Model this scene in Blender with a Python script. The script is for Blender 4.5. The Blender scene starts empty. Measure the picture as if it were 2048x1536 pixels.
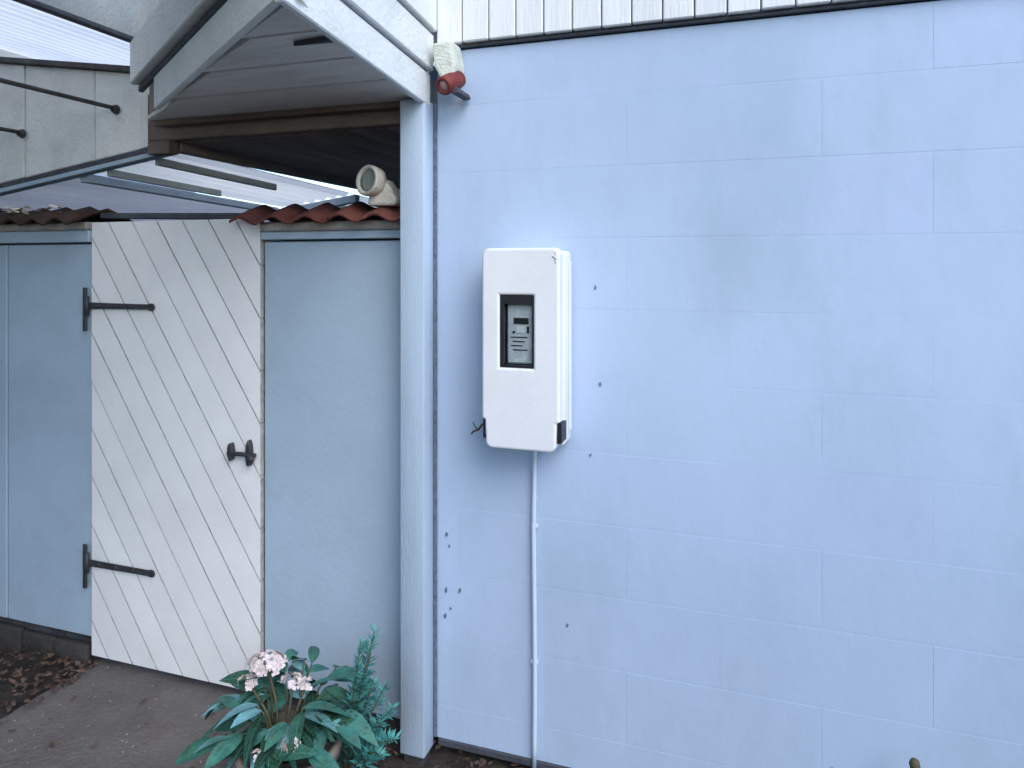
import bpy, bmesh, math, random
from mathutils import Vector, Matrix, Euler

# ------------------------------------------------------------------ camera, sky, sun, exposure
scene = bpy.context.scene
C = scene.collection
R = math.radians
CAM_Z = 1.65
cd = bpy.data.cameras.new('camera'); cam = bpy.data.objects.new('camera', cd); C.objects.link(cam)
cam.location = (0, 0, CAM_Z)
cam.rotation_euler = (R(90), 0, math.atan(464/1400))
cd.sensor_width = 36.0; cd.lens = 1400/2048*36.0
cd.shift_y = -(768-530)/2048
cd.clip_start = 0.05; cd.clip_end = 2000
scene.camera = cam
SUN_EL, SUN_AZ = 42, 136          # azimuth clockwise from +Y: behind the camera, to its right
w = bpy.data.worlds.new('World'); scene.world = w; w.use_nodes = True
nt = w.node_tree; bg = nt.nodes['Background']
sky = nt.nodes.new('ShaderNodeTexSky'); sky.sky_type = 'NISHITA'; sky.sun_disc = False
sky.sun_elevation = R(SUN_EL); sky.sun_rotation = R(SUN_AZ)
sky.dust_density = 1.0; sky.ozone_density = 3.0
nt.links.new(sky.outputs[0], bg.inputs[0]); bg.inputs[1].default_value = 0.15
sl = bpy.data.lights.new('sun', 'SUN'); sl.energy = 0.9; sl.angle = R(40); sl.color = (1.0, .985, .96)
sun = bpy.data.objects.new('sun', sl); C.objects.link(sun); sun.location = (3, -4, 6)
sd = Vector((math.sin(R(SUN_AZ))*math.cos(R(SUN_EL)), math.cos(R(SUN_AZ))*math.cos(R(SUN_EL)), math.sin(R(SUN_EL))))
sun.rotation_euler = sd.to_track_quat('Z', 'Y').to_euler()
vs = scene.view_settings
vs.view_transform = 'Standard'; vs.look = 'None'; vs.gamma = 1; vs.use_curve_mapping = False
vs.exposure = 1.08
random.seed(7)

# ------------------------------------------------------------------ materials
def mat(name, col, rough=.6, var=.12, scale=6, bump=.15, bscale=60, stretch=(1, 1, 1), rand=.0,
        dirt=None, dirt_amt=.0, dirt_scale=3, spec=.3, metal=0, hue=0.0):
    m = bpy.data.materials.new(name); m.use_nodes = True
    n = m.node_tree; N = n.nodes; L = n.links
    b = N['Principled BSDF']
    b.inputs['Roughness'].default_value = rough; b.inputs['Metallic'].default_value = metal
    b.inputs['Specular IOR Level'].default_value = spec
    geo = N.new('ShaderNodeNewGeometry')
    mp = N.new('ShaderNodeMapping'); mp.inputs['Scale'].default_value = stretch
    L.new(geo.outputs['Position'], mp.inputs['Vector'])
    nz = N.new('ShaderNodeTexNoise'); nz.inputs['Scale'].default_value = scale
    nz.inputs['Detail'].default_value = 6; nz.inputs['Roughness'].default_value = .6
    L.new(mp.outputs[0], nz.inputs['Vector'])
    rp = N.new('ShaderNodeValToRGB')
    lo = tuple(max(0, c*(1-var)) for c in col); hi = tuple(min(1, c*(1+var)) for c in col)
    rp.color_ramp.elements[0].position = .3; rp.color_ramp.elements[1].position = .7
    rp.color_ramp.elements[0].color = (*lo, 1); rp.color_ramp.elements[1].color = (*hi, 1)
    L.new(nz.outputs['Fac'], rp.inputs[0])
    out = rp.outputs[0]
    if dirt:
        n2 = N.new('ShaderNodeTexNoise'); n2.inputs['Scale'].default_value = dirt_scale
        n2.inputs['Detail'].default_value = 9; n2.inputs['Roughness'].default_value = .7
        L.new(mp.outputs[0], n2.inputs['Vector'])
        r2 = N.new('ShaderNodeValToRGB')
        r2.color_ramp.elements[0].position = .48; r2.color_ramp.elements[0].color = (0, 0, 0, 1)
        r2.color_ramp.elements[1].position = .75; r2.color_ramp.elements[1].color = (dirt_amt,)*3 + (1,)
        L.new(n2.outputs['Fac'], r2.inputs[0])
        mx = N.new('ShaderNodeMix'); mx.data_type = 'RGBA'
        L.new(r2.outputs[0], mx.inputs['Factor']); L.new(out, mx.inputs['A'])
        mx.inputs['B'].default_value = (*dirt, 1); out = mx.outputs['Result']
    if rand:
        oi = N.new('ShaderNodeObjectInfo'); hs = N.new('ShaderNodeHueSaturation')
        mr = N.new('ShaderNodeMapRange'); mr.inputs['To Min'].default_value = 1-rand; mr.inputs['To Max'].default_value = 1+rand
        L.new(oi.outputs['Random'], mr.inputs['Value']); L.new(mr.outputs[0], hs.inputs['Value'])
        if hue:
            m3 = N.new('ShaderNodeMapRange'); m3.inputs['To Min'].default_value = .5-hue; m3.inputs['To Max'].default_value = .5+hue
            L.new(oi.outputs['Random'], m3.inputs['Value']); L.new(m3.outputs[0], hs.inputs['Hue'])
        L.new(out, hs.inputs['Color']); out = hs.outputs[0]
    L.new(out, b.inputs['Base Color'])
    if bump:
        n4 = N.new('ShaderNodeTexNoise'); n4.inputs['Scale'].default_value = bscale
        n4.inputs['Detail'].default_value = 5
        L.new(mp.outputs[0], n4.inputs['Vector'])
        bp = N.new('ShaderNodeBump'); bp.inputs['Strength'].default_value = bump; bp.inputs['Distance'].default_value = .01
        L.new(n4.outputs['Fac'], bp.inputs['Height']); L.new(bp.outputs[0], b.inputs['Normal'])
    return m

M = {}
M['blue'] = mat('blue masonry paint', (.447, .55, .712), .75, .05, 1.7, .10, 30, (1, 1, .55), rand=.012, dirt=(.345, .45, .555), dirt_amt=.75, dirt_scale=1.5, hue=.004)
M['joint'] = mat('painted joint', (.449, .552, .714), .75, .05, 1.7, .10, 30, (1, 1, .55), dirt=(.346, .451, .556), dirt_amt=.75, dirt_scale=1.5)
M['blue_trim'] = mat('blue grey timber paint', (.42, .52, .635), .6, .06, 3, .25, 40, (6, 6, .6), dirt=(.30, .38, .44), dirt_amt=.4, dirt_scale=2)
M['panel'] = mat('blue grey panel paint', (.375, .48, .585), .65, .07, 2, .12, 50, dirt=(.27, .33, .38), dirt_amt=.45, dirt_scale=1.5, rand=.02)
M['white'] = mat('white timber paint', (.78, .79, .78), .5, .04, 4, .25, 25, (5, 5, .5), dirt=(.55, .57, .52), dirt_amt=.35, dirt_scale=3, rand=.025)
M['gate'] = mat('white gate paint', (.82, .82, .82), .55, .04, 5, .12, 40, dirt=(.60, .62, .58), dirt_amt=.35, dirt_scale=2.2, rand=.03)
M['groove'] = mat('darkened board edge', (.44, .43, .41), .9, .3, 30, .2, 90)
M['fascia'] = mat('weathered white paint', (.74, .77, .78), .6, .05, 6, .35, 70, dirt=(.42, .49, .42), dirt_amt=.5, dirt_scale=4, rand=.03)
M['fascia_grey'] = mat('weathered grey white paint', (.73, .75, .73), .65, .06, 6, .35, 70, dirt=(.40, .43, .40), dirt_amt=.5, dirt_scale=4, rand=.04)
M['dull'] = mat('dull grey boards', (.36, .385, .385), .75, .1, 5, .35, 70, dirt=(.26, .28, .27), dirt_amt=.6, dirt_scale=4)  # darker grey than fascia_grey, on the side board and thin canopy rafters
M['soffit'] = mat('grey brown soffit paint', (.74, .71, .665), .7, .08, 4, .25, 40, (1, 6, 1), dirt=(.40, .37, .34), dirt_amt=.5, rand=.06)
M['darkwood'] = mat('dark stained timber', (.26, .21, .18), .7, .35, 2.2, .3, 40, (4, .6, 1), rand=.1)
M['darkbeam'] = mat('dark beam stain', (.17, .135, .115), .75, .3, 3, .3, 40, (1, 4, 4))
M['black'] = mat('black iron', (.04, .04, .044), .5, .3, 30, .2, 150, spec=.4)
M['rust'] = mat('dark weathered steel', (.07, .07, .068), .55, .4, 20, .2, 120, dirt=(.14, .07, .035), dirt_amt=.5, dirt_scale=15)
M['edge'] = mat('dark edging and shade strips', (.06, .065, .08), .6, .3, 20, .3, 90)  # dark edging, also for strips that stand in for shaded gaps
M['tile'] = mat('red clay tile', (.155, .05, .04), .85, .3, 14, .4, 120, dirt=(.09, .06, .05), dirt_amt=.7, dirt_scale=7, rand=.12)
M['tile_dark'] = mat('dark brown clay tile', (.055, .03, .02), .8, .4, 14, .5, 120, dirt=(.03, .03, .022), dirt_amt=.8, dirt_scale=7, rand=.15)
M['mortar'] = mat('grey mortar', (.34, .31, .29), .9, .15, 20, .5, 120)
M['lichen'] = mat('lichen crusted clay', (.56, .54, .46), .85, .12, 18, .5, 150, dirt=(.42, .22, .17), dirt_amt=.6, dirt_scale=14)
M['greyface'] = mat('grey green face', (.24, .27, .24), .5, .2, 20, .2, 120)
M['moss'] = mat('mossy white paint', (.66, .68, .60), .8, .1, 16, .5, 120, dirt=(.34, .42, .24), dirt_amt=.75, dirt_scale=11)
M['red'] = mat('red plastic', (.17, .032, .03), .5, .3, 30, .1, 100)
M['pink'] = mat('faded pink plastic', (.55, .33, .31), .5, .15, 40, .1, 100)
M['plastic'] = mat('white cabinet plastic', (.80, .81, .83), .38, .025, 7, .06, 140, dirt=(.62, .63, .60), dirt_amt=.25, dirt_scale=6, spec=.45)
M['blackplastic'] = mat('black plastic', (.012, .012, .016), .4, .2, 20, .05, 100, spec=.4)
M['metergrey'] = mat('grey meter plastic', (.58, .61, .64), .5, .15, 45, .1, 120)
M['display'] = mat('dark meter display', (.02, .025, .025), .2, .2, 30, 0)
M['label'] = mat('white paper label', (.75, .77, .77), .6, .05, 60, .05)
M['cable'] = mat('white cable sheath', (.56, .64, .74), .5, .05, 20, .1)
M['plinth'] = mat('dark plinth', (.055, .055, .06), .9, .4, 12, .6, 60)
M['stone'] = mat('grey brown stone', (.05, .046, .044), .9, .3, 8, .7, 40, dirt=(.025, .022, .02), dirt_amt=.8, dirt_scale=6)
M['path'] = mat('grey brown paving', (.145, .13, .12), .92, .22, 3.5, .8, 70, dirt=(.09, .07, .065), dirt_amt=.6, dirt_scale=5, rand=.04)
M['soil'] = mat('dark soil', (.042, .034, .03), .95, .5, 9, 1.0, 45, dirt=(.085, .066, .056), dirt_amt=.6, dirt_scale=14)
def veined(m, rib):
    n = m.node_tree; N = n.nodes; L = n.links; b = N['Principled BSDF']
    src = b.inputs['Base Color'].links[0].from_socket
    tc = N.new('ShaderNodeTexCoord'); sx = N.new('ShaderNodeSeparateXYZ'); L.new(tc.outputs['Object'], sx.inputs[0])
    ab = N.new('ShaderNodeMath'); ab.operation = 'ABSOLUTE'; L.new(sx.outputs[0], ab.inputs[0])
    mr = N.new('ShaderNodeMapRange'); mr.inputs['From Min'].default_value = .0006; mr.inputs['From Max'].default_value = .0022
    mr.inputs['To Min'].default_value = .7; mr.inputs['To Max'].default_value = 0; L.new(ab.outputs[0], mr.inputs['Value'])
    # side veins run forward from the midrib
    k = N.new('ShaderNodeMath'); k.operation = 'MULTIPLY_ADD'; k.inputs[1].default_value = -.8; L.new(ab.outputs[0], k.inputs[0]); L.new(sx.outputs[1], k.inputs[2])
    fr = N.new('ShaderNodeMath'); fr.operation = 'MULTIPLY'; fr.inputs[1].default_value = 480; L.new(k.outputs[0], fr.inputs[0])
    sn = N.new('ShaderNodeMath'); sn.operation = 'SINE'; L.new(fr.outputs[0], sn.inputs[0])
    m2 = N.new('ShaderNodeMapRange'); m2.inputs['From Min'].default_value = .75; m2.inputs['To Max'].default_value = .35; L.new(sn.outputs[0], m2.inputs['Value'])
    mxm = N.new('ShaderNodeMath'); mxm.operation = 'MAXIMUM'; L.new(mr.outputs[0], mxm.inputs[0]); L.new(m2.outputs[0], mxm.inputs[1])
    mx = N.new('ShaderNodeMix'); mx.data_type = 'RGBA'; L.new(mxm.outputs[0], mx.inputs['Factor']); L.new(src, mx.inputs['A']); mx.inputs['B'].default_value = (*rib, 1)
    L.new(mx.outputs['Result'], b.inputs['Base Color'])
    return m
M['leaf'] = veined(mat('dark green leaf', (.036, .14, .105), .55, .45, 25, .35, 90, rand=.5, hue=.035, spec=.25, dirt=(.10, .12, .05), dirt_amt=.5, dirt_scale=30), (.07, .20, .15))
M['leaf_pale'] = veined(mat('pale teal leaf', (.13, .31, .32), .55, .3, 25, .3, 90, rand=.25, hue=.02, spec=.25), (.28, .46, .44))
M['needle'] = mat('teal green needles', (.06, .24, .215), .5, .4, 25, .1, 60, rand=.3)
M['stem'] = mat('brown green stem', (.09, .09, .05), .7, .3, 30, .2, 90)
M['petal'] = mat('pale pink petal', (.74, .64, .62), .6, .18, 60, .1, 60, rand=.08)
M['terracotta'] = mat('grey terracotta', (.25, .21, .19), .85, .2, 8, .4, 80, dirt=(.16, .17, .14), dirt_amt=.6, dirt_scale=6)
M['dry'] = mat('dry brown leaf', (.115, .075, .055), .85, .75, 35, .2, 60, rand=.3)
M['speck_pale'] = mat('pale speck', (.55, .47, .38), .75, .3, 12, .2, 60, rand=.3)
M['hedge'] = mat('hedge leaf', (.05, .10, .04), .6, .4, 3, .2, 60)
M['chip'] = mat('bare masonry and gap shade', (.13, .16, .22), .9, .3, 60, .4, 150)

def translucent(name, col, tint, opaque=.0):
    m = bpy.data.materials.new(name); m.use_nodes = True
    n = m.node_tree; N = n.nodes; L = n.links
    b = N['Principled BSDF']; out = N['Material Output']
    geo = N.new('ShaderNodeNewGeometry')
    nz = N.new('ShaderNodeTexNoise'); nz.inputs['Scale'].default_value = 5; nz.inputs['Detail'].default_value = 8
    mp = N.new('ShaderNodeMapping'); mp.inputs['Scale'].default_value = (1, .25, 1)
    L.new(geo.outputs['Position'], mp.inputs[0]); L.new(mp.outputs[0], nz.inputs['Vector'])
    rp = N.new('ShaderNodeValToRGB'); rp.color_ramp.elements[0].position = .35; rp.color_ramp.elements[1].position = .6
    rp.color_ramp.elements[0].color = (*tint, 1); rp.color_ramp.elements[1].color = (*col, 1)
    L.new(nz.outputs['Fac'], rp.inputs[0])
    tr = N.new('ShaderNodeBsdfTranslucent'); L.new(rp.outputs[0], tr.inputs[0])
    L.new(rp.outputs[0], b.inputs['Base Color']); b.inputs['Roughness'].default_value = .35
    mx = N.new('ShaderNodeMixShader'); mx.inputs[0].default_value = .12
    L.new(tr.outputs[0], mx.inputs[1]); L.new(b.outputs[0], mx.inputs[2])
    L.new(mx.outputs[0], out.inputs[0])
    return m
M['sheet'] = translucent('translucent corrugated sheet', (.99, .95, .89), (.84, .82, .78))
M['sheet_blue'] = translucent('blue grey translucent sheet', (.44, .43, .45), (.36, .36, .38))
def glass(name):
    m = bpy.data.materials.new(name); m.use_nodes = True
    n = m.node_tree; N = n.nodes; L = n.links
    for x in list(N):
        if x.type == 'BSDF_PRINCIPLED': N.remove(x)
    t = N.new('ShaderNodeBsdfTransparent'); g = N.new('ShaderNodeBsdfGlossy'); g.inputs['Roughness'].default_value = .08
    t.inputs[0].default_value = (.93, .95, .95, 1)
    fr = N.new('ShaderNodeFresnel'); fr.inputs[0].default_value = 1.2
    mx = N.new('ShaderNodeMixShader'); L.new(fr.outputs[0], mx.inputs[0]); L.new(t.outputs[0], mx.inputs[1]); L.new(g.outputs[0], mx.inputs[2])
    L.new(mx.outputs[0], N['Material Output'].inputs[0])
    return m
M['glass'] = glass('clear window plastic')

# ------------------------------------------------------------------ helpers
def wloc(o):
    v = Vector((0, 0, 0))
    while o: v += o.location; o = o.parent
    return v
def tag(o, label=None, cat=None, group=None, kind=None):
    if label: o['label'] = label
    if cat: o['category'] = cat
    if group: o['group'] = group
    if kind: o['kind'] = kind
    return o
def thing(name, label, cat, loc, group=None):
    o = bpy.data.objects.new(name, None); C.objects.link(o); o.location = loc; o.empty_display_size = .1
    return tag(o, label, cat, group)
def link(name, bm, m, parent=None, smooth=False, origin=None):
    """bm holds world coordinates"""
    bmesh.ops.recalc_face_normals(bm, faces=bm.faces)
    o0 = wloc(parent) if parent else Vector((0, 0, 0))
    if origin is None:
        vs_ = [v.co for v in bm.verts]
        origin = Vector(((min(v.x for v in vs_)+max(v.x for v in vs_))/2, (min(v.y for v in vs_)+max(v.y for v in vs_))/2, min(v.z for v in vs_)))
    origin = Vector(origin)
    for v in bm.verts: v.co -= origin
    me = bpy.data.meshes.new(name); bm.to_mesh(me); bm.free()
    if smooth:
        for p in me.polygons: p.use_smooth = True
    me.materials.append(M[m])
    o = bpy.data.objects.new(name, me); C.objects.link(o)
    o.parent = parent; o.location = origin-o0
    return o
def bev(bm, b, seg=1, edges=None):
    if b: bmesh.ops.bevel(bm, geom=list(edges or bm.edges), offset=b, segments=seg, affect='EDGES', profile=.5)
def box_bm(x0, x1, y0, y1, z0, z1, b=.003, seg=1):
    bm = bmesh.new()
    bmesh.ops.create_cube(bm, size=1)
    for v in bm.verts:
        v.co = Vector((x0+(v.co.x+.5)*(x1-x0), y0+(v.co.y+.5)*(y1-y0), z0+(v.co.z+.5)*(z1-z0)))
    bev(bm, b, seg)
    return bm
def box(name, x0, x1, y0, y1, z0, z1, m, parent=None, b=.003, seg=1):
    return link(name, box_bm(x0, x1, y0, y1, z0, z1, b, seg), m, parent, seg > 1)
def prism_bm(pts, vec, b=.0, seg=1):
    """3-D polygon extruded by vec"""
    bm = bmesh.new(); vec = Vector(vec)
    a = [bm.verts.new(p) for p in pts]; c = [bm.verts.new(Vector(p)+vec) for p in pts]
    n = len(a)
    bm.faces.new(a); bm.faces.new(c[::-1])
    for i in range(n): bm.faces.new((a[i], c[i], c[(i+1) % n], a[(i+1) % n]))
    bev(bm, b, seg)
    return bm
def prism(name, pts, vec, m, parent=None, b=.003, seg=1):
    return link(name, prism_bm(pts, vec, b, seg), m, parent)
def tube_bm(pts, rad, n=8, bm=None, taper=None):
    bm = bm or bmesh.new(); rings = []
    pts = [Vector(p) for p in pts]
    for i, p in enumerate(pts):
        d = (pts[min(i+1, len(pts)-1)]-pts[max(i-1, 0)]).normalized()
        u = d.orthogonal().normalized() if i == 0 else (pu - d*pu.dot(d)).normalized()
        pu = u; v = d.cross(u)
        r = rad if taper is None else rad+(taper-rad)*i/(len(pts)-1)
        rings.append([bm.verts.new(p+(u*math.cos(a)+v*math.sin(a))*r) for a in (2*math.pi*k/n for k in range(n))])
    for i in range(len(rings)-1):
        for k in range(n): bm.faces.new((rings[i][k], rings[i][(k+1) % n], rings[i+1][(k+1) % n], rings[i+1][k]))
    bm.faces.new(rings[0][::-1]); bm.faces.new(rings[-1])
    return bm
def tube(name, pts, rad, m, parent=None, n=8, taper=None): return link(name, tube_bm(pts, rad, n, None, taper), m, parent, True)
def lathe_bm(prof, axis_o, axis_d, n=24):
    bm = bmesh.new(); d = Vector(axis_d).normalized(); u = d.orthogonal().normalized(); v = d.cross(u); o = Vector(axis_o)
    rings = []
    for (r, h) in prof:
        if r < 1e-5: rings.append([bm.verts.new(o+d*h)])
        else: rings.append([bm.verts.new(o+d*h+(u*math.cos(2*math.pi*k/n)+v*math.sin(2*math.pi*k/n))*r) for k in range(n)])
    for a, b in zip(rings, rings[1:]):
        for k in range(n):
            k2 = (k+1) % n
            if len(a) == 1 and len(b) > 1: bm.faces.new((a[0], b[k], b[k2]))
            elif len(b) == 1 and len(a) > 1: bm.faces.new((a[k], a[k2], b[0]))
            elif len(a) > 1: bm.faces.new((a[k], a[k2], b[k2], b[k]))
    return bm
def lathe(name, prof, o, d, m, parent=None, n=24, smooth=True): return link(name, lathe_bm(prof, o, d, n), m, parent, smooth)
def clip2(poly, a, b, c):
    """keep a*x+b*y<=c"""
    out = []
    for i in range(len(poly)):
        p, q = poly[i], poly[(i+1) % len(poly)]
        dp, dq = a*p[0]+b*p[1]-c, a*q[0]+b*q[1]-c
        if dp <= 0: out.append(p)
        if dp*dq < 0:
            t = dp/(dp-dq); out.append((p[0]+t*(q[0]-p[0]), p[1]+t*(q[1]-p[1])))
    return out

# ------------------------------------------------------------------ ground
def sheet(name, x0, x1, y0, y1, z, m, nx=1, ny=1, amp=0):
    bm = bmesh.new(); rnd = random.Random(3)
    g = [[bm.verts.new((x0+(x1-x0)*i/nx, y0+(y1-y0)*j/ny, z+rnd.uniform(-amp, amp))) for j in range(ny+1)] for i in range(nx+1)]
    for i in range(nx):
        for j in range(ny): bm.faces.new((g[i][j], g[i+1][j], g[i+1][j+1], g[i][j+1]))
    return link(name, bm, m, None, True)
tag(sheet('ground', -300, 300, -300, 300, -.04, 'soil'), kind='structure')
tag(sheet('soil_bed', -6, 3.4, .9, 2.26, -.012, 'soil', 160, 40, .012), kind='structure')
path = tag(box('path', -2.56, -1.42, -3, 2.62, -.035, -.008, 'mortar', None, 0), kind='structure')
pv = sheet('paving', -2.555, -1.425, -2.9, 2.6, .004, 'path', 60, 260, .0022); pv.parent = path; pv.location -= path.location
# ------------------------------------------------------------------ house on the right: block wall, cladding, flank
WY = 2.18
house = thing('house', 'house corner with light blue block wall under white vertical board cladding', 'house', (-.98, WY, 0))
wall = box('wall', -.99, 3.3, WY+.0010, WY+.28, .045, 2.372, 'joint', house, 0)
BL, BH = .56, .225
rnd = random.Random(11)
zc = 1.734-BH*8
row = 0
while zc < 2.37:
    z0, z1 = max(zc, .045), min(zc+BH, 2.371)
    if z1-z0 > .02:
        off = -.351 if (row % 2 == 1) else -.071
        x = off-BL*4
        while x < 3.3:
            a, b_ = max(x, -.988), min(x+BL, 3.298)
            if b_-a > .03:
                dy = rnd.uniform(-.0002, .0002)
                box('block', a+.0035, b_-.0035, WY+.0006+dy, WY+.1, z0+.0035, z1-.0035, 'blue', wall, 0)
            x += BL
    zc += BH; row += 1
for (x, z, s) in ((-.955, .74, .010), (-.945, .70, .005), (-.957, .55, .008), (-.96, .46, .009), (-.94, .49, .005), (-.535, .5, .006), (-.907, .555, .009), (-.445, 1.58, .006), (-.43, 1.275, .007), (-.46, 1.05, .005)):
    pts = []
    for k in range(7):
        a = 2*math.pi*k/7; r = s*rnd.uniform(.5, 1)
        pts.append((x+r*.6*math.cos(a), WY-.0035, z+r*1.3*math.sin(a)))
    prism('paint_chip', pts, (0, .004, 0), 'chip', wall, 0)
box('plinth', -.985, 3.29, WY+.05, WY+.27, -.04, .043, 'plinth', house, 0)
for (a, b_) in ((-.985, .4), (.41, 3.29)): box('sill_strip', a, b_, WY-.006, WY+.05, .022, .044, 'edge', house, .002)
clad = box('cladding', -.985, 3.3, WY+.012, WY+.2, 2.388, 3.35, 'fascia', house, 0)
x = -.982; cw = .0935
while x < 3.28:
    box('board', x+.0022, min(x+cw, 3.3)-.0022, WY-.030+rnd.uniform(-.001, .001), WY+.0115, 2.39+rnd.uniform(-.001, .001), 3.35, 'white', clad, .0035)
    x += cw
box('shadow_line', -.90, 3.3, WY-.012, WY+.06, 2.3765, 2.3875, 'edge', house, .002)  # dark strip drawn as the shadow line below the cladding
box('flank_wall', -1.07, -.992, WY+.1, 7.2, -.03, 2.36, 'blue_trim', house, 0)
box('gable_return', -1.04, -.99, WY+.02, 7.2, 2.365, 3.3, 'fascia', house, 0)
# dark passage ceiling behind the overhang
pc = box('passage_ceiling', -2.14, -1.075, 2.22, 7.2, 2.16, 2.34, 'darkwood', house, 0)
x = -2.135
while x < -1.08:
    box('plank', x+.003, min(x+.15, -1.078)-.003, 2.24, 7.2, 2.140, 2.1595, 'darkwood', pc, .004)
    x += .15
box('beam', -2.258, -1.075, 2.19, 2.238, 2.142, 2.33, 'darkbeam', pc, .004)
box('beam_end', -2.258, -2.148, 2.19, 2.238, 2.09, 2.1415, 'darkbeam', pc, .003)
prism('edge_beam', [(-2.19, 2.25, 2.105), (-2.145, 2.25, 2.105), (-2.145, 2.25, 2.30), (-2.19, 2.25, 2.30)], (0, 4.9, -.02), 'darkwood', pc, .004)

# ------------------------------------------------------------------ corner post
post = thing('corner_post', 'pale blue square timber post at the left corner of the block wall', 'post', (-1.05, 2.14, 0))
box('shaft', -1.092, -1.001, 2.10, 2.176, .018, 2.2, 'blue_trim', post, .006, 2)
box('gap_shade', -1.0005, -.9895, 2.170, 2.181, .05, 2.2, 'chip', post, .001)  # dark strip in place of the shadowed gap between post and wall
box('foot', -1.08, -1.012, 2.11, 2.17, -.02, .0175, 'plinth', post, .002)

# ------------------------------------------------------------------ overhang roof above the gate
def zr(y): return 2.253-.0945*(y-1.357)
over = thing('overhang_roof', 'three cornered flat roof overhang with white fascia boards above the gate', 'roof', (-1.2, 1.9, 2.15))
xr = -1.0
tops = [(.003, .112), (.121, .243), (.252, .40)]
for i, (a, b_) in enumerate(tops):
    out_ = .012*i
    y0 = 1.357-.012*i
    prism('fascia_board', [(xr+out_, y0, zr(y0)+a), (xr+out_, 2.148, zr(2.148)+a), (xr+out_, 2.148, zr(2.148)+b_), (xr+out_, y0, zr(y0)+b_)], (-.024-out_*.9, 0, 0), 'fascia', over, .004)
prism('fascia_board', [(xr-.004, 2.135, zr(2.15)+.105), (xr-.004, 2.178, zr(2.178)+.105), (xr-.004, 2.178, zr(2.178)-.012), (xr-.004, 2.165, zr(2.178)-.012)], (-.018, 0, 0), 'fascia', over, .002) if False else None
# oblique fascia facing the left
A = Vector((-1.022, 1.352)); D2 = Vector((-.94, .586)).normalized(); Nn = Vector((-.529, -.8486))
def ob(s, off, dz):
    p = A+D2*s+Nn*off; return (p.x, p.y, zr(p.y)+dz)
def ob_board(s0, s1, off, a, b_, m='fascia_grey', th=.022):
    pts = [ob(s0, off, a), ob(s1, off, a), ob(s1, off, b_), ob(s0, off, b_)]
    return prism('fascia_board', pts, (-Nn.x*th, -Nn.y*th, 0), m, over, .004)
ob_board(0.0, 1.13, 0, .003, .118)
ob_board(0.0, 1.36, .03, .142, .300, th=.05)
ob_board(0.02, 1.36, .002, .1185, .1415, 'edge', .02)  # dark strip standing in for the shadow between the two boards
ob_board(0.02, 1.30, .012, .3015, .42, 'fascia_grey', .03)
# soffit planks, parallel to the wall, clipped to the triangle
def tri_x(y): 
    s = (y-1.36)/D2.y
    return A.x+D2.x*s+.04
y = 1.385; k = 0
while y < 2.13:
    y2 = min(y+.185, 2.135)
    g = .004
    pts = [(-1.026, y+g, zr(y)+.028), (-1.026, y2-g, zr(y2)+.028), (tri_x(y2)+.02, y2-g, zr(y2)+.028), (tri_x(y)+.05, y+g, zr(y)+.028)]
    prism('soffit_plank', pts, (0, 0, .018), 'soffit', over, .003)
    y = y2; k += 1
prism('roof_deck', [(-1.03, 1.39, zr(1.39)+.05), (-1.03, 2.145, zr(2.145)+.05), (-2.2, 2.145, zr(2.145)+.05), (-2.1, 2.08, zr(2.08)+.05)], (0, 0, .30), 'darkwood', over, 0)
prism('slot_shade', [(-1.16, 1.615, zr(1.615)+.014), (-1.026, 1.602, zr(1.602)+.014), (-1.026, 1.622, zr(1.622)+.014)], (0, 0, .02), 'edge', over, .001)  # dark wedge laid under the soffit in place of a shaded slot
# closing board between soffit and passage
prism('closing_board', [(-1.026, 2.137, zr(2.137)+.01), (-2.17, 2.137, zr(2.137)+.01), (-2.17, 2.137, zr(2.137)+.3), (-1.026, 2.137, zr(2.137)+.3)], (0, .04, 0), 'darkbeam', over, .003)

# ------------------------------------------------------------------ gate
GX0, GX1, GY, GZ0, GZ1 = -2.548, -1.718, 2.19, .045, 1.825
gate = thing('gate', 'white gate of diagonal boards with black strap hinges and latch', 'gate', (-2.13, GY, 0))
ang = R(57.5)
nx_, nz_ = math.sin(ang), math.cos(ang)      # board normal in the gate plane (boards run down to the right)
vals = [nx_*x+nz_*z for x in (GX0, GX1) for z in (GZ0, GZ1)]
v0 = min(vals)-.03; bw = .106
rect = [(GX0, GZ0), (GX1, GZ0), (GX1, GZ1), (GX0, GZ1)]
rnd = random.Random(5)
while v0 < max(vals):
    p = clip2(clip2(rect, nx_, nz_, v0+bw-.0024), -nx_, -nz_, -(v0+.0024))
    if len(p) >= 3:
        ar = abs(sum(p[i][0]*p[(i+1) % len(p)][1]-p[(i+1) % len(p)][0]*p[i][1] for i in range(len(p))))/2
        if ar > .0006:
            d_ = rnd.uniform(-.0012, .0012)
            bo = prism('board', [(q[0], GY+d_, q[1]) for q in p], (0, .022, 0), 'gate', gate, 0)
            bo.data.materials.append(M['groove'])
            for f in bo.data.polygons:                      # board edges coloured dark so sunlit grooves still read as shade
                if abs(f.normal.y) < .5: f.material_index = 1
    v0 += bw
for z in (.2, .95, 1.66): box('rail', GX0+.02, GX1-.02, GY+.0245, GY+.06, z, z+.1, 'gate', gate, .003)
for x in (GX0+.012, GX1-.092): box('stile', x, x+.08, GY+.0610, GY+.09, GZ0+.01, GZ1-.01, 'gate', gate, .003)
box('backing_board', GX0+.006, GX1-.006, GY+.0225, GY+.0242, GZ0+.006, GZ1-.006, 'stone', gate, 0)  # dark sheet behind the boards so the gaps read as shade
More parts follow.
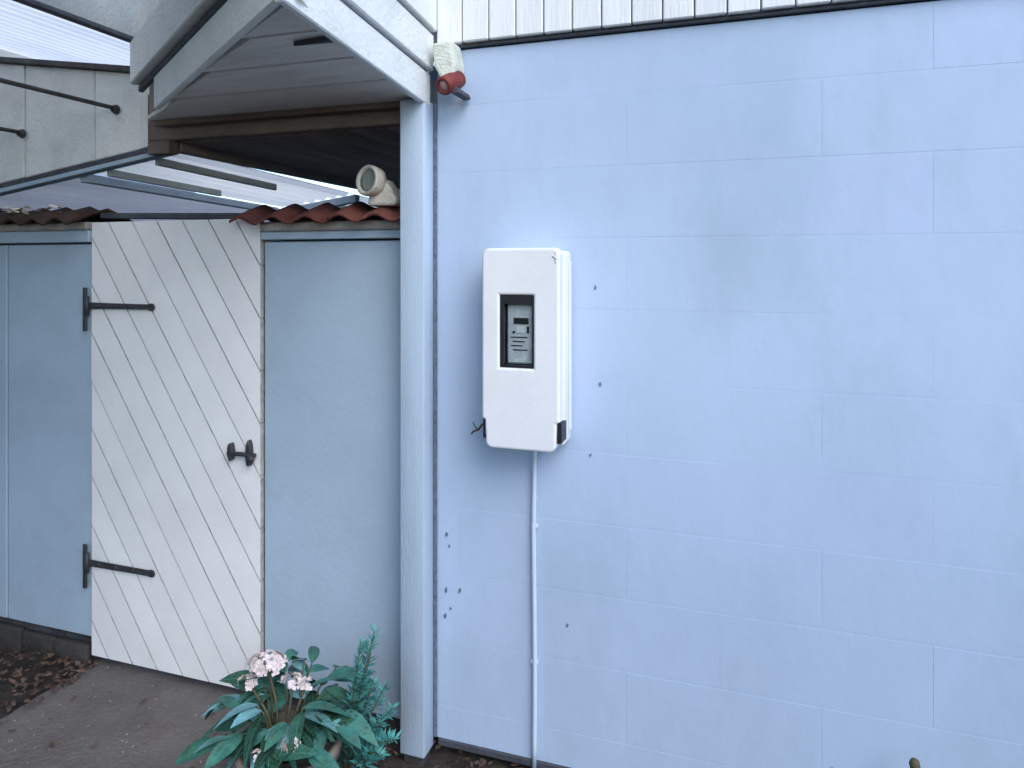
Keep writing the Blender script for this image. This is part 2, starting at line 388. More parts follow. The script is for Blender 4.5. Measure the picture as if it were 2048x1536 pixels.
for z in (1.483, .427):
    h = prism('hinge', [(GX0-.012, GY-.004, z-.014), (GX0+.30, GY-.004, z-.009), (GX0+.315, GY-.004, z-.015), (GX0+.330, GY-.004, z-.013), (GX0+.337, GY-.004, z), (GX0+.330, GY-.004, z+.013), (GX0+.315, GY-.004, z+.015), (GX0+.30, GY-.004, z+.009), (GX0-.012, GY-.004, z+.014)], (0, -.006, 0), 'black', gate, .0015)
    box('leaf_plate', GX0-.032, GX0-.014, GY-.016, GY-.006, z-.105, z+.075, 'black', h, .002)
    tube('knuckle', [(GX0-.012, GY-.012, z-.04), (GX0-.012, GY-.012, z+.04)], .009, 'black', h, 10)
    for xx in (.05, .14, .23): lathe('bolt', [(.0, -.005), (.006, -.004), (.007, 0)], (GX0+xx, GY-.010, z), (0, 1, 0), 'black', h, 8)
lt = box('latch', -1.852, -1.726, GY-.026, GY-.010, .933, .948, 'black', gate, .004, 2)
prism('latch_plate', [(-1.764, GY-.001, .900), (-1.750, GY-.001, .900), (-1.746, GY-.001, .935), (-1.748, GY-.001, .98), (-1.757, GY-.001, .998), (-1.766, GY-.001, .98), (-1.768, GY-.001, .935)], (0, -.024, 0), 'black', lt, .003)
prism('end_plate', [(-1.843, GY-.001, .910), (-1.835, GY-.001, .912), (-1.826, GY-.001, .94), (-1.833, GY-.001, .975), (-1.841, GY-.001, .98), (-1.848, GY-.001, .97), (-1.852, GY-.001, .94)], (0, -.025, 0), 'black', lt, .003)
lathe('knob', [(0, -.022), (.010, -.020), (.014, -.012), (.010, -.004), (.006, 0)], (-1.735, GY-.02, .93), (0, 1, 0), 'black', lt, 14)

# ------------------------------------------------------------------ garden walls either side of the gate, tile copings
def pantile_bm(x0, wdt, yf, yb, zf, zb, amp=.0125, th=.011, n=14):
    bm = bmesh.new(); rows_ = []
    for (yy_, zz_) in ((yf, zf), (yf+(yb-yf)*.5, zf+(zb-zf)*.5+.003), (yb, zb)):
        top, bot = [], []
        for k in range(n+1):
            f = k/n
            z = zz_+amp*math.cos(2*math.pi*(f*1.08-.3))*(1 if f < .8 else .8)
            top.append(bm.verts.new((x0+wdt*1.08*f, yy_, z+th))); bot.append(bm.verts.new((x0+wdt*1.08*f, yy_, z)))
        rows_.append((top, bot))
    for (t0, b0), (t1, b1) in zip(rows_, rows_[1:]):
        for k in range(n):
            bm.faces.new((t0[k], t0[k+1], t1[k+1], t1[k])); bm.faces.new((b0[k], b1[k], b1[k+1], b0[k+1]))
        bm.faces.new((t0[0], t1[0], b1[0], b0[0])); bm.faces.new((t0[-1], b0[-1], b1[-1], t1[-1]))
    for (t, b), s in ((rows_[0], 1), (rows_[-1], -1)):
        for k in range(n): bm.faces.new((t[k], b[k], b[k+1], t[k+1]))
    return bm
def garden_wall(name, label, x0, x1, zb, tile, trim, tz, nt_, tx0, tx1, seam=None, jit=0):
    g = thing(name, label, 'wall', ((x0+x1)/2, 2.25, 0))
    spans = [(x0, x1)] if seam is None else [(x0, seam-.004), (seam+.004, x1)]
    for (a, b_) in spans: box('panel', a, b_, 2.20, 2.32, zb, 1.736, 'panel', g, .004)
    box('core', x0+.01, x1-.01, 2.225, 2.31, -.03, 1.74, 'plinth', g, 0)
    box('cap', x0-.004, x1, 2.183, 2.335, 1.744, tz-.012, trim, g, .003)
    bmm = box_bm(x0-.0, x1, 2.17, 2.34, tz-.011, tz+.022, .006)
    link('mortar_bed', bmm, 'mortar', g)
    tw = (tx1-tx0)/nt_; r_ = random.Random(nt_)
    for k in range(nt_):
        dz = r_.uniform(-jit, jit); dyy = r_.uniform(-.008, .008)
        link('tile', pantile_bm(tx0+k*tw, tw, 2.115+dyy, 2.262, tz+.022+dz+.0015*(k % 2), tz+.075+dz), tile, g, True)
    for k in range(nt_):
        link('back_tile', pantile_bm(tx0+k*tw, tw, 2.40, 2.268, tz+.022+.0015*(k % 2), tz+.072), tile, g, True)
    return g
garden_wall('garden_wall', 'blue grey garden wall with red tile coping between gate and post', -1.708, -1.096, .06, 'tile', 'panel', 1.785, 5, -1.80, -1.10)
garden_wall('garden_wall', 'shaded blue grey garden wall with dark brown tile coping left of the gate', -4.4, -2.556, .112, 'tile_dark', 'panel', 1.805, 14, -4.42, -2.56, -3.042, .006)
prism('gate_lintel', [(-2.556, 2.235, 1.845), (-1.80, 2.235, 1.825), (-1.80, 2.235, 1.85), (-2.556, 2.235, 1.868)], (0, .05, 0), 'edge', None, .003)
tag(bpy.data.objects['gate_lintel'], 'thin dark bar running just above the white gate', 'bar')
st = thing('plinth_stone', 'dark grey stone base under the shaded garden wall left of the gate', 'stone', (-2.8, 2.2, 0))
for (a, b_) in ((-2.76, -2.57), (-2.95, -2.765), (-3.2, -2.955), (-3.6, -3.205)):
    box('stone', a, b_-.004, 2.19+random.uniform(-.012, .012), 2.222, -.03, .085+random.uniform(-.012, .012), 'stone', st, .01, 2)

# ------------------------------------------------------------------ ridge tile with round end on the coping
rt = thing('ridge_tile', 'small round ended clay tile with cream rim standing on red tile coping', 'tile', (-1.235, 2.2, 1.87))
dr = Vector((.30, .95, -.12)).normalized(); oo = Vector((-1.232, 2.13, 1.942))
k_ = .78
lathe('rim', [(a*k_, b*k_) for a, b in ((.050, .006), (.054, -.004), (.062, -.008), (.069, -.002), (.070, .012), (.068, .03), (.066, .055), (.054, .055), (.05, .03))], oo, dr, 'lichen', rt, 28)
lathe('face', [(a*k_, b*k_) for a, b in ((0, .014), (.03, .011), (.051, .006), (.051, .03), (0, .03))], oo, dr, 'greyface', rt, 28)
prism('foot', [(-1.245, 2.15, 1.855), (-1.135, 2.15, 1.855), (-1.13, 2.15, 1.88), (-1.155, 2.15, 1.905), (-1.178, 2.15, 1.95), (-1.235, 2.15, 1.91)], (0, .07, 0), 'lichen', rt, .010, 2)

# ------------------------------------------------------------------ red ended fitting at the top left of the block wall
ft = thing('wall_fitting', 'small mossy white wall fitting with round red end under white cladding', 'fitting', (-.93, 2.1, 2.2))
prism('bracket', [(-.968, 2.085, 2.375), (-.90, 2.085, 2.38), (-.885, 2.085, 2.30), (-.893, 2.085, 2.245), (-.935, 2.085, 2.255), (-.962, 2.085, 2.30)], (0, .092, 0), 'moss', ft, .010, 2)
dd = Vector((.30, .80, .45)).normalized(); oo = Vector((-.915, 2.058, 2.222))
lathe('cup', [(.017, .006), (.020, 0), (.028, -.002), (.031, .006), (.031, .05), (.028, .085), (0, .085)], oo, dd, 'red', ft, 24)
lathe('insert', [(0, .004), (.018, .004), (.018, .02), (0, .02)], oo, dd, 'pink', ft, 20)
prism('clip', [(-.887, 2.07, 2.228), (-.868, 2.07, 2.217), (-.862, 2.07, 2.200), (-.89, 2.07, 2.198)], (0, .10, 0), 'edge', ft, .003)

# ------------------------------------------------------------------ left: boarded panel, upper translucent roof
pan = thing('boarded_panel', 'deep grey white boarded panel below the translucent roof at upper left', 'panel', (-2.8, 2.27, 2.0))
def zb_(x): return 2.15+.1386*(x+2.176)
def zt_(x): return 2.437-.145*(x+2.37)
edges_x = [-2.262, -2.352, -2.60, -2.845, -3.005, -3.25, -3.5, -3.75, -4.0, -4.25]
rnd = random.Random(9)
for a, b_ in zip(edges_x[1:], edges_x):
    dd_ = rnd.uniform(-.003, .003) - (.008 if b_ > -2.3 else 0)
    zt0, zt1 = zt_(a), zt_(b_)
    if b_ > -2.3: zt0 = zt1 = 2.455
    pts = [(a+.002, 2.25+dd_, zb_(a)), (b_-.002, 2.25+dd_, zb_(b_)), (b_-.002, 2.25+dd_, zt1), (a+.002, 2.25+dd_, zt0)]
    prism('board', pts, (0, .025, 0), 'fascia_grey', pan, .003)
prism('bottom_trim', [(-4.25, 2.235, zb_(-4.25)-.03), (-2.176, 2.235, zb_(-2.176)-.03), (-2.176, 2.235, zb_(-2.176)-.006), (-4.25, 2.235, zb_(-4.25)-.006)], (0, .05, 0), 'edge', pan, .002)
prism('bottom_trim', [(-4.25, 2.225, zb_(-4.25)-.05), (-2.176, 2.225, zb_(-2.176)-.05), (-2.176, 2.225, zb_(-2.176)-.031), (-4.25, 2.225, zb_(-4.25)-.031)], (0, .05, 0), 'panel', pan, .002)
prism('top_rail', [(-4.25, 2.228, zt_(-4.25)+.002), (-2.352, 2.228, zt_(-2.352)+.002), (-2.352, 2.228, zt_(-2.352)+.027), (-4.25, 2.228, zt_(-4.25)+.027)], (0, .05, 0), 'rust', pan, .003)
for (x, z, l) in ((-2.476, 2.300, .75), (-3.01, 2.231, .7)):
    rod = tube('tie_rod', [(x-.01, 2.245-l, z), (x, 2.248, z)], .009, 'rust', pan, 8)
    lathe('rod_plate', [(0, -.02), (.014, -.018), (.02, -.004), (.02, .0)], (x, 2.2445, z-.004), (0, 1, 0), 'rust', rod, 12)

def corr_bm(o, u, v, lu, lv, pitch=.076, amp=.009, th=.0015, nv=2):
    """corrugated sheet; corrugations run along v"""
    bm = bmesh.new(); o, u, v = Vector(o), Vector(u).normalized(), Vector(v).normalized(); n = u.cross(v).normalized()
    nu = int(lu/pitch*8); rows_ = []
    for s in (0,):
        g = [[bm.verts.new(o+u*(lu*i/nu)+v*(lv*j/nv)+n*(s+amp*math.sin(2*math.pi*lu*i/nu/pitch))) for j in range(nv+1)] for i in range(nu+1)]
        for i in range(nu):
            for j in range(nv): bm.faces.new((g[i][j], g[i+1][j], g[i+1][j+1], g[i][j+1]))
        rows_.append(g)
    return bm
up = thing('translucent_roof', 'upper translucent corrugated roof sheets showing bright at the top left corner', 'roof', (-3.2, 2.0, 2.6))
# sheets slope gently upward to the left
u_ = Vector((-1, 0, .10)).normalized()
x0 = -2.24
for k in range(3):
    o_ = Vector((x0, 1.15, 2.70))+u_*(.87*k)+Vector((0, 0, .004*k))
    link('sheet', corr_bm(o_, u_, (0, 1, 0), .90, 3.35), 'sheet', up, True)
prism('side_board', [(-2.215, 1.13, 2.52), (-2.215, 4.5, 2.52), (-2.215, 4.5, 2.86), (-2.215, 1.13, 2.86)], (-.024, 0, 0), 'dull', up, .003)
prism('side_trim', [(-2.212, 1.13, 2.505), (-2.212, 4.5, 2.505), (-2.212, 4.5, 2.518), (-2.212, 1.13, 2.518)], (-.035, 0, 0), 'edge', up, .002)
for (yy_, h) in ((4.1, .05),):
    p0 = Vector((-2.25, yy_, 2.62)); p1 = p0+u_*2.5
    prism('purlin', [p0, p1, p1+Vector((0, 0, h)), p0+Vector((0, 0, h))], (0, .045, 0), 'fascia_grey', up, .003)
for k in (2,):
    p0 = Vector((-2.24, 0, 2.675))+u_*(.87*k)
    prism('rafter', [(p0.x, 1.14, p0.z-.07), (p0.x+.04, 1.14, p0.z-.07), (p0.x+.04, 1.14, p0.z+.005), (p0.x, 1.14, p0.z+.005)], (0, 3.3, 0), 'fascia_grey', up, .003)

cp = thing('added_shade_roof', 'unseen roof deck added to shade the gate and left garden wall', 'roof', (-4, -1.2, 2.75))  # unseen roof with side wall and post, added to shade the left side
box('deck', -6.2, -.74, -4.2, 1.27, 2.99, 3.10, 'soffit', cp, .004)
box('side_wall', -6.2, -6.08, -4.2, 6.6, -.04, 2.985, 'panel', cp, .004)
for yy_ in (-4.0,): box('roof_post', -.95, -.85, yy_, yy_+.1, -.04, 2.985, 'blue_trim', cp, .004)

# lower translucent roof behind the gate
lo = thing('lower_canopy', 'low canopy roof of translucent white and blue grey sheets behind the gate', 'roof', (-2.9, 3.6, 2.0))
def cz(x, y): return 2.092+.1386*(x+2.176)-.034*(y-2.25)
vv = Vector((0, 1, -.034))
def lsheet(xa, xb, ya, yb, m, corr=True, dz=0):
    o_ = Vector((xa, ya, cz(xa, ya)+.035+dz)); ue = Vector((xb-xa, 0, .1386*(xb-xa)))
    if corr: link('sheet', corr_bm(o_, ue, vv, ue.length, (yb-ya)), m, lo, True)
    else: prism('sheet', [o_, o_+ue, o_+ue+vv*(yb-ya), o_+vv*(yb-ya)], (0, 0, .012), m, lo, 0)
lsheet(-2.70, -2.19, 2.30, 3.66, 'sheet')
lsheet(-2.70, -2.19, 3.72, 6.6, 'sheet', dz=-.002)
lsheet(-3.45, -2.712, 2.30, 3.66, 'sheet_blue')
lsheet(-3.45, -2.712, 3.72, 6.6, 'sheet_blue', dz=-.002)
lsheet(-4.3, -3.46, 2.30, 6.6, 'sheet_blue', dz=.002)
for (x, ya, yb, r_) in ((-2.30, 2.28, 3.05, .011), (-2.56, 2.28, 2.95, .009), (-2.70, 2.28, 6.6, .02), (-2.40, 3.75, 4.6, .012), (-3.45, 2.28, 6.6, .02)):
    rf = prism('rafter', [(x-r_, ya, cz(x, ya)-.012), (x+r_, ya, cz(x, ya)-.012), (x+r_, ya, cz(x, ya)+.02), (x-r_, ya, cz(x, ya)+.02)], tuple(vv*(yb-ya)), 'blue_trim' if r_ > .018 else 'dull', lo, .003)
prism('purlin', [(-4.3, 3.66, cz(-4.3, 3.66)-.016), (-2.195, 3.66, cz(-2.195, 3.66)-.016), (-2.195, 3.66, cz(-2.195, 3.66)+.03), (-4.3, 3.66, cz(-4.3, 3.66)+.03)], (0, .05, 0), 'blue_trim', lo, .003)
prism('far_beam', [(-4.3, 6.6, cz(-4.3, 6.6)-.06), (-2.195, 6.6, cz(-2.195, 6.6)-.06), (-2.195, 6.6, cz(-2.195, 6.6)+.05), (-4.3, 6.6, cz(-4.3, 6.6)+.05)], (0, .06, 0), 'white', lo, .003)
for (x, y) in ((-2.23, 6.63), (-4.26, 6.63)): box('canopy_post', x-.03, x+.03, y-.02, y+.06, -.04, cz(x, 6.6)-.061, 'white', lo, .003)

# ------------------------------------------------------------------ meter cabinet
mb = thing('meter_cabinet', 'white plastic electricity meter cabinet with small dark window on blue wall', 'meter cabinet', (-.65, 2.1, 1.08))
LX0, LX1, LZ0, LZ1, LY = -.772, -.524, 1.083, 1.702, 2.03
box('back_box', LX0+.004, LX1+.003, 2.078, WY-.006, LZ0+.012, LZ1-.008, 'plastic', mb, .012, 3)
def arc(cx, cz_, r, a0, a1, n=5): return [(cx+r*math.cos(R(a0+(a1-a0)*k/n)), cz_+r*math.sin(R(a0+(a1-a0)*k/n))) for k in range(n+1)]
outer = arc(LX1-.022, LZ1-.022, .022, 0, 90)+arc(LX0+.022, LZ1-.022, .022, 90, 180)
outer += [(LX0, LZ0+.095), (LX0+.010, LZ0+.088)]+arc(LX0+.034, LZ0+.024, .022, 190, 270)+arc(LX1-.034, LZ0+.024, .022, 270, 350)+[(LX1-.010, LZ0+.088), (LX1, LZ0+.095)]
WX0, WX1, WZ0, WZ1 = -.714, -.605, 1.335, 1.558
inner = [(WX0, WZ0), (WX1, WZ0), (WX1, WZ1), (WX0, WZ1)]
bm = bmesh.new(); es = []
for loop in (outer, inner):
    vv_ = [bm.verts.new((p[0], LY, p[1])) for p in loop]
    es += [bm.edges.new((vv_[i], vv_[(i+1) % len(vv_)])) for i in range(len(vv_))]
res = bmesh.ops.triangle_fill(bm, edges=es, use_beauty=True, use_dissolve=False)
fr = [g for g in res['geom'] if isinstance(g, bmesh.types.BMFace)]
ex = bmesh.ops.extrude_face_region(bm, geom=fr)
for v in (g for g in ex['geom'] if isinstance(g, bmesh.types.BMVert)): v.co.y += .046
bmesh.ops.recalc_face_normals(bm, faces=bm.faces)
fe = []
for e in bm.edges:
    if all(abs(v.co.y-LY) < 1e-6 for v in e.verts) and len(e.link_faces) == 2 and abs(e.link_faces[0].normal.dot(e.link_faces[1].normal)) < .3: fe.append(e)
bev(bm, .008, 3, fe)
lid = link('lid', bm, 'plastic', mb)
# dark window surround, glass, meter
wf = []
for (a, b_, c_, d_) in ((WX0+.0005, WX0+.013, WZ0+.0005, WZ1-.0005), (WX1-.006, WX1-.0005, WZ0+.0005, WZ1-.0005), (WX0+.0132, WX1-.0062, WZ1-.028, WZ1-.0005), (WX0+.0132, WX1-.0062, WZ0+.0005, WZ0+.008)):
    box('window_frame', a, b_, LY+.005, LY+.043, c_, d_, 'blackplastic', lid, .001)
box('window_pane', WX0+.0133, WX1-.0063, LY+.010, LY+.0125, WZ0+.0083, WZ1-.0283, 'glass', lid, 0)
mt = box('meter', WX0+.016, WX1-.008, LY+.028, LY+.045, WZ0+.010, WZ1-.030, 'metergrey', mb, .004)
box('display', -.676, -.628, LY+.024, LY+.0278, 1.468, 1.487, 'display', mt, .001)
box('button', -.634, -.626, LY+.024, LY+.0278, 1.440, 1.462, 'display', mt, .002)
box('seal', -.680, -.672, LY+.024, LY+.0278, 1.438, 1.446, 'display', mt, .002)
box('reading_plate', -.668, -.640, LY+.0245, LY+.0278, 1.44, 1.462, 'label', mt, .001)
for i, z in enumerate((1.425, 1.412, 1.399, 1.386)): box('print_line', -.685+.006*(i % 2), -.632-.008*(i % 3), LY+.0262, LY+.0278, z, z+.0035, 'display', mt, 0)
prism('label', [(-.676, LY+.026, 1.349), (-.638, LY+.026, 1.353), (-.636, LY+.026, 1.371), (-.658, LY+.026, 1.362), (-.674, LY+.026, 1.363)], (0, .0018, 0), 'label', mt, 0)
for (a, b_) in ((LX0-.001, LX0+.012), (LX1-.011, LX1+.004)):
    box('clip', a, b_, LY+.012, LY+.075, LZ0+.028, LZ0+.092, 'blackplastic', mb, .003)
box('hinge_strip', LX1+.0035, LX1+.006, 2.135, 2.165, LZ0+.05, LZ1-.04, 'plastic', mb, .002)
box('gland', -.652, -.622, 2.128, 2.160, LZ0-.014, LZ0+.015, 'blackplastic', mb, .004)
# key mark at the top right of the lid
kb = tube_bm([(-.545, LY-.001, 1.678), (-.536, LY-.0015, 1.672), (-.527, LY+.004, 1.664)], .0022, 6)
link('scratch', kb, 'metergrey', lid); link('scratch', tube_bm([(-.534, LY-.0005, 1.69), (-.537, LY-.001, 1.672), (-.534, LY-.0005, 1.655)], .0018, 6), 'metergrey', lid)
cb = thing('cable', 'thin white cable running down the blue wall from the meter cabinet', 'cable', (-.62, 2.15, .05))
pts = [(-.636, 2.154, 1.10), (-.638, 2.158, 1.06), (-.641, 2.165, 1.02), (-.643, 2.169, .98), (-.644, 2.170, .9)]
pts += [(-.644+.0025*math.sin(z*5), 2.170, z) for z in (.8, .65, .5, .35, .2, .1, .02)]
tube('sheath', pts, .0078, 'cable', cb, 10)
for z in (.80, .36): box('cable_clip', -.656, -.632, 2.1675, 2.1795, z, z+.012, 'cable', cb, .002)
tw = thing('twig', 'short bent dark twig poking out at lower left of the meter cabinet', 'twig', (-.80, 2.10, 1.12))
link('stick', tube_bm([(-.768, 2.075, 1.150), (-.79, 2.08, 1.143), (-.805, 2.085, 1.124), (-.822, 2.09, 1.118), (-.83, 2.09, 1.108)], .0042, 6, None, .003), 'stem', tw, True)
link('side_shoot', tube_bm([(-.805, 2.085, 1.124), (-.818, 2.088, 1.135), (-.824, 2.088, 1.148)], .0025, 6, None, .0015), 'stem', tw, True)

# ------------------------------------------------------------------ plants
def leaf_mesh(name, L_, W_, m, nseg=6, droop=.25, fold=.25):
    bm = bmesh.new(); rows_ = []
    for i in range(nseg+1):
        f = i/nseg; wd = W_*.5*math.sin(math.pi*min(1, (f*.92+.04))**.85)**.9
        if i == nseg: wd = W_*.02
        z = -droop*L_*f*f
        rows_.append((bm.verts.new((-wd, L_*f, z+fold*wd)), bm.verts.new((0, L_*f, z)), bm.verts.new((wd, L_*f, z+fold*wd))))
    for a, b in zip(rows_, rows_[1:]):
        bm.faces.new((a[0], a[1], b[1], b[0])); bm.faces.new((a[1], a[2], b[2], b[1]))
    me = bpy.data.meshes.new(name); bm.to_mesh(me); bm.free()
    for p in me.polygons: p.use_smooth = True
    me.materials.append(M[m]); return me
LM = [leaf_mesh('leaf', .115, .05, 'leaf', droop=.35), leaf_mesh('leaf', .09, .042, 'leaf', droop=.2), leaf_mesh('leaf', .125, .045, 'leaf', droop=.55), leaf_mesh('leaf', .10, .046, 'leaf_pale', droop=.4)]
def place(me, name, p, d, parent, roll=0, sc=1):
    o = bpy.data.objects.new(name, me); C.objects.link(o); o.parent = parent
    d = Vector(d).normalized(); q = d.to_track_quat('Y', 'Z') @ Euler((0, roll, 0)).to_quaternion()
    o.rotation_mode = 'QUATERNION'; o.rotation_quaternion = q; o.location = Vector(p)-wloc(parent); o.scale = (sc,)*3
    return o
PX, PY = -1.285, 1.77
pot = lathe('flower_pot', [(0, 0), (.10, 0), (.108, .01), (.135, .2), (.152, .2), (.155, .24), (.138, .24), (.132, .21), (0, .205)], (PX, PY, -.004), (0, 0, 1), 'terracotta', None, 32)
tag(pot, 'grey clay flower pot hidden under the green flowering plant', 'flower pot')
pl = thing('flowering_plant', 'bushy dark green plant with pale pink flower head in front of gate', 'plant', (PX, PY, .2))
rnd = random.Random(21)
for k in range(36):
    a = rnd.uniform(0, 2*math.pi); sp = rnd.uniform(.05, .24); h = rnd.uniform(.07, .21)*(1-.5*(sp/.24)**2)+.03
    if math.cos(a) > .3: h *= .75; sp *= .75
    base = Vector((PX+.05*math.cos(a), PY+.05*math.sin(a), .20)); tip = Vector((PX+sp*math.cos(a), PY+sp*math.sin(a), .20+h))
    mid = base.lerp(tip, .5)+Vector((0, 0, .05))
    tube('stem', [base, mid, tip], .0035, 'stem', pl, 5, .002)
    for j in range(4):
        f = .35+.65*j/3; p = base.lerp(mid, f*2) if f < .5 else mid.lerp(tip, f*2-1)
        aa = a+rnd.uniform(-1.5, 1.5); d = Vector((math.cos(aa), math.sin(aa), rnd.uniform(-.35, .5)))
        place(rnd.choice(LM[:3]) if rnd.random() > .2 else LM[3], 'leaf', p, d, pl, rnd.uniform(-.5, .5), rnd.uniform(.75, 1.2))
def flower(c, r, n, name='flower_head'):
    bm = bmesh.new()
    rr = random.Random(int(c[0]*1e4))
    for k in range(n):
        v = Vector((rr.gauss(0, 1), rr.gauss(0, 1), abs(rr.gauss(0, .8)))).normalized()
        p = Vector(c)+Vector((v.x*r*1.35, v.y*r, v.z*r*.8))*rr.uniform(.75, 1.05)
        u = v.orthogonal().normalized(); w_ = v.cross(u)
        for q in range(4):
            an = q*math.pi/2+rr.uniform(-.3, .3); dq = u*math.cos(an)+w_*math.sin(an); dn = v.cross(dq); s = rr.uniform(.008, .016)
            vs2 = [bm.verts.new(p), bm.verts.new(p+dq*s*.6+dn*s*.5+v*.002), bm.verts.new(p+dq*s*1.1+v*.003), bm.verts.new(p+dq*s*.6-dn*s*.5+v*.002)]
            bm.faces.new(vs2)
    o = link(name, bm, 'petal', pl); return o
for (c, r, n) in (((-1.355, 1.76, .452), .048, 62), ((-1.265, 1.76, .418), .024, 18), ((-1.40, 1.73, .41), .022, 14), ((-1.20, 1.66, .31), .018, 9), ((-1.28, 1.62, .285), .018, 9), ((-1.22, 1.76, .42), .016, 8)):
    flower(c, r, n)
    tube('stem', [(PX-.02, PY-.02, .2), ((c[0]+PX)/2, (c[1]+PY)/2-.01, .2+(c[2]-.2)*.6), (c[0], c[1], c[2])], .004, 'stem', pl, 5)
# feathery teal shrub beside it
sh = thing('feathery_shrub', 'feathery teal green shrub with upright sprays in front of post', 'plant', (-1.13, 1.86, 0))
rnd = random.Random(4)
def spray(b0, t0, n, ln, bend=(0, 0, .03)):
    b0, t0 = Vector(b0), Vector(t0); mid = b0.lerp(t0, .5)+Vector(bend)
    st_ = tube('stem', [b0, mid, t0], .004, 'stem', sh, 5, .0015)
    bm = bmesh.new()
    for k in range(n):
        f = .25+.75*k/n; p = b0.lerp(mid, f*2) if f < .5 else mid.lerp(t0, f*2-1)
        ax = (t0-b0).normalized(); sd_ = ax.orthogonal(); an = rnd.uniform(0, 6.28)
        sd_ = (Matrix.Rotation(an, 3, ax) @ sd_).normalized()
        d = (ax*rnd.uniform(.4, 1.0)+sd_).normalized(); l = ln*rnd.uniform(.6, 1.1)*(1.15-f*.55); w_ = d.cross(ax).normalized()*l*.14
        a = bm.verts.new(p); b = bm.verts.new(p+d*l*.45+w_); c = bm.verts.new(p+d*l); e = bm.verts.new(p+d*l*.45-w_)
        bm.faces.new((a, b, c, e))
    tag(link('foliage', bm, 'needle', st_), kind='stuff')
for k in range(7):
    x = rnd.uniform(-.03, .02); spray((-1.17+x, 1.86, .02), (-1.13+x*2.6+rnd.uniform(-.05, .07), 1.86+rnd.uniform(-.05, .06), rnd.uniform(.30, .42)), 90, .058)
spray((-1.16, 1.86, .05), (-1.055, 1.87, .55), 110, .055); spray((-1.16, 1.86, .05), (-1.09, 1.85, .52), 100, .055); spray((-1.17, 1.86, .05), (-1.075, 1.88, .47), 100, .055)
for (x, y, z) in ((-1.02, 1.84, .30), (-.985, 1.86, .34), (-1.0, 1.82, .22), (-1.03, 1.90, .38), (-.97, 1.84, .26)):
    spray((-1.12, 1.86, .05), (x, y, z), 60, .05, (0, 0, .07))
# dark low plant against the wall, only its tip in view
lp = thing('low_plant', 'dark leaf tip of a low plant against the wall at bottom right', 'plant', (.39, 2.08, -.02))
for k in range(60):
    a = rnd.uniform(0, 6.28); h = rnd.uniform(.06, .19); r = rnd.uniform(.02, .15)
    place(LM[k % 3], 'leaf', (.33+r*math.cos(a), 2.09+r*.45*math.sin(a), h*.85), (math.cos(a), math.sin(a)*.4-.1, .8), lp, rnd.uniform(-.5, .5), .8)
tube('stem', [(.38, 2.06, -.02), (.40, 2.07, .18), (.425, 2.09, .325)], .006, 'stem', lp, 6, .004)
lathe('seed_head', [(0, -.014), (.010, -.012), (.014, 0), (.010, .012), (0, .018)], (.428, 2.09, .33), (.1, 0, 1), 'stem', lp, 10)

# ------------------------------------------------------------------ litter
def scatter(name, n, fx, m, smin, smax, seed, label, cat):
    bm = bmesh.new(); r = random.Random(seed)
    for k in range(n):
        p = Vector(fx(r)); s = r.uniform(smin, smax); q = Euler((r.uniform(-.5, .5), r.uniform(-.5, .5), r.uniform(0, 6.3))).to_matrix()
        loop = [(-1, 0, 0), (-.3, .45, .18), (.5, .4, .1), (1.1, 0, .25), (.5, -.4, .05), (-.3, -.45, .12)]
        vs2 = [bm.verts.new(p+q @ (Vector(c)*s)) for c in loop]
        bm.faces.new(vs2[:4]); bm.faces.new((vs2[0], vs2[3], vs2[4], vs2[5]))
    o = link(name, bm, m); return tag(o, label, cat, None, 'stuff')
scatter('leaf_litter', 900, lambda r: (-2.50-abs(r.gauss(0, .35)), r.uniform(1.2, 2.2), .008+r.uniform(0, .02)), 'dry', .005, .020, 1, 'brown fallen leaves on the soil left of the path', 'fallen leaves')
scatter('wall_litter', 160, lambda r: (r.uniform(-1.42, -.5), r.uniform(1.95, 2.19), .004+r.uniform(0, .02)), 'dry', .006, .018, 2, 'dark brown litter at the foot of the post and wall', 'fallen leaves')
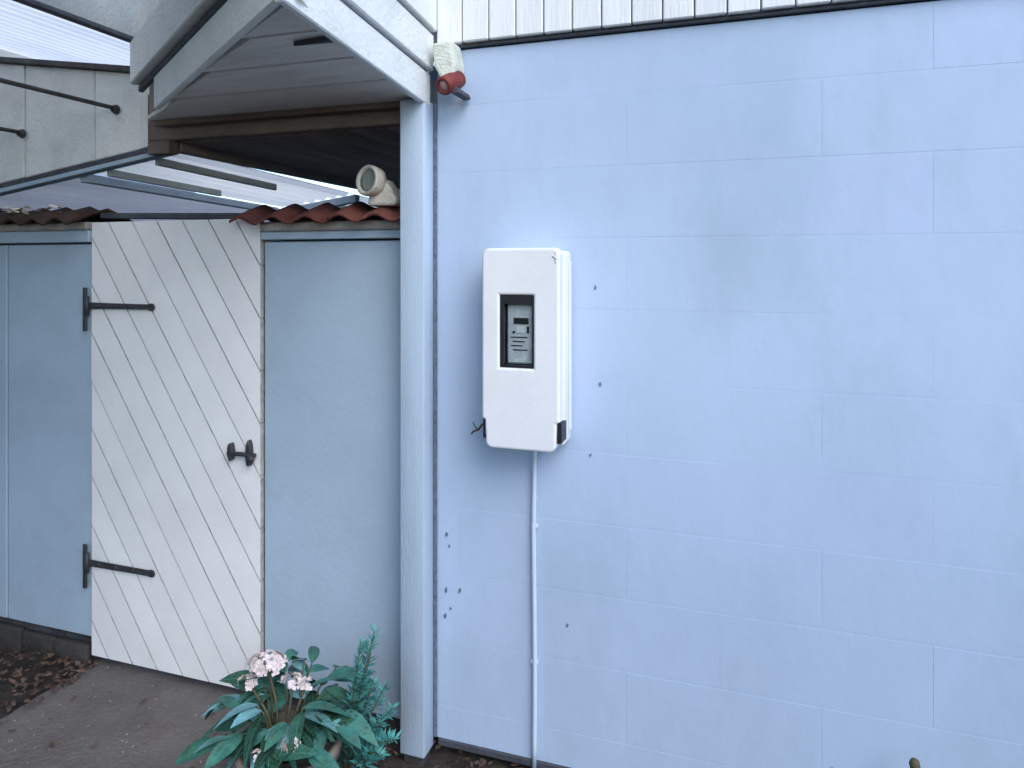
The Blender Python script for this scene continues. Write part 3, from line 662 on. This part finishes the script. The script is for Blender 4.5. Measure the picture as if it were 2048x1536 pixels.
scatter('coping_specks', 26, lambda r: (r.uniform(-3.02, -2.72), r.uniform(2.10, 2.22), 1.868+r.uniform(0, .03)), 'speck_pale', .010, .022, 3, 'pale specks on the dark brown tile coping standing in for sky gaps', 'fallen leaves')  # pale flakes stand in for bright spots of sky between the tiles
scatter('path_litter', 22, lambda r: (r.uniform(-2.5, -1.5), r.uniform(1.55, 2.1), .012), 'dry', .007, .018, 6, 'a few small dry leaves lying on the path', 'fallen leaves')
scatter('path_grit', 420, lambda r: (r.uniform(-2.54, -1.44), r.uniform(1.2, 2.22), .007), 'mortar', .0018, .0055, 12, 'small pale grit lying on the grey path', 'grit')
# ------------------------------------------------------------------ unseen hedge added behind the viewer to dim the lower wall
gh = thing('added_shade_hedge', 'unseen hedge added behind the viewer to dim the lower blue wall', 'hedge', (2.5, -1.7, 0))
bm = bmesh.new(); r = random.Random(18)
for k in range(7000):
    p = Vector((r.uniform(-.5, 6), -1.75+r.uniform(-.35, .35), r.uniform(-.02, 1.42)+r.random()*.12)); s = r.uniform(.03, .06)
    q = Euler((r.uniform(0, 6), r.uniform(0, 6), r.uniform(0, 6))).to_matrix()
    bm.faces.new([bm.verts.new(p+q @ Vector(c)*s) for c in ((-1, 0, 0), (0, .5, 0), (1, 0, 0), (0, -.5, 0))])
tag(link('foliage', bm, 'hedge', gh), kind='stuff')
box('core', -.4, 6, -1.95, -1.55, -.04, 1.36, 'hedge', gh, .05)
# ------------------------------------------------------------------ far hedge behind the garden
hd = thing('hedge', 'dark clipped hedge far behind the gate and canopy', 'hedge', (-4, 13, 0))
bm = bmesh.new(); r = random.Random(8)
for k in range(9000):
    p = Vector((r.uniform(-16, 6), 13+r.gauss(0, .35), r.uniform(0, 1.7)+r.random()*.15)); s = r.uniform(.04, .09)
    q = Euler((r.uniform(0, 6), r.uniform(0, 6), r.uniform(0, 6))).to_matrix()
    bm.faces.new([bm.verts.new(p+q @ Vector(c)*s) for c in ((-1, 0, 0), (0, .5, 0), (1, 0, 0), (0, -.5, 0))])
tag(link('foliage', bm, 'hedge', hd), kind='stuff')
box('core', -16, 6, 12.8, 13.2, -.04, 1.55, 'hedge', hd, 0)
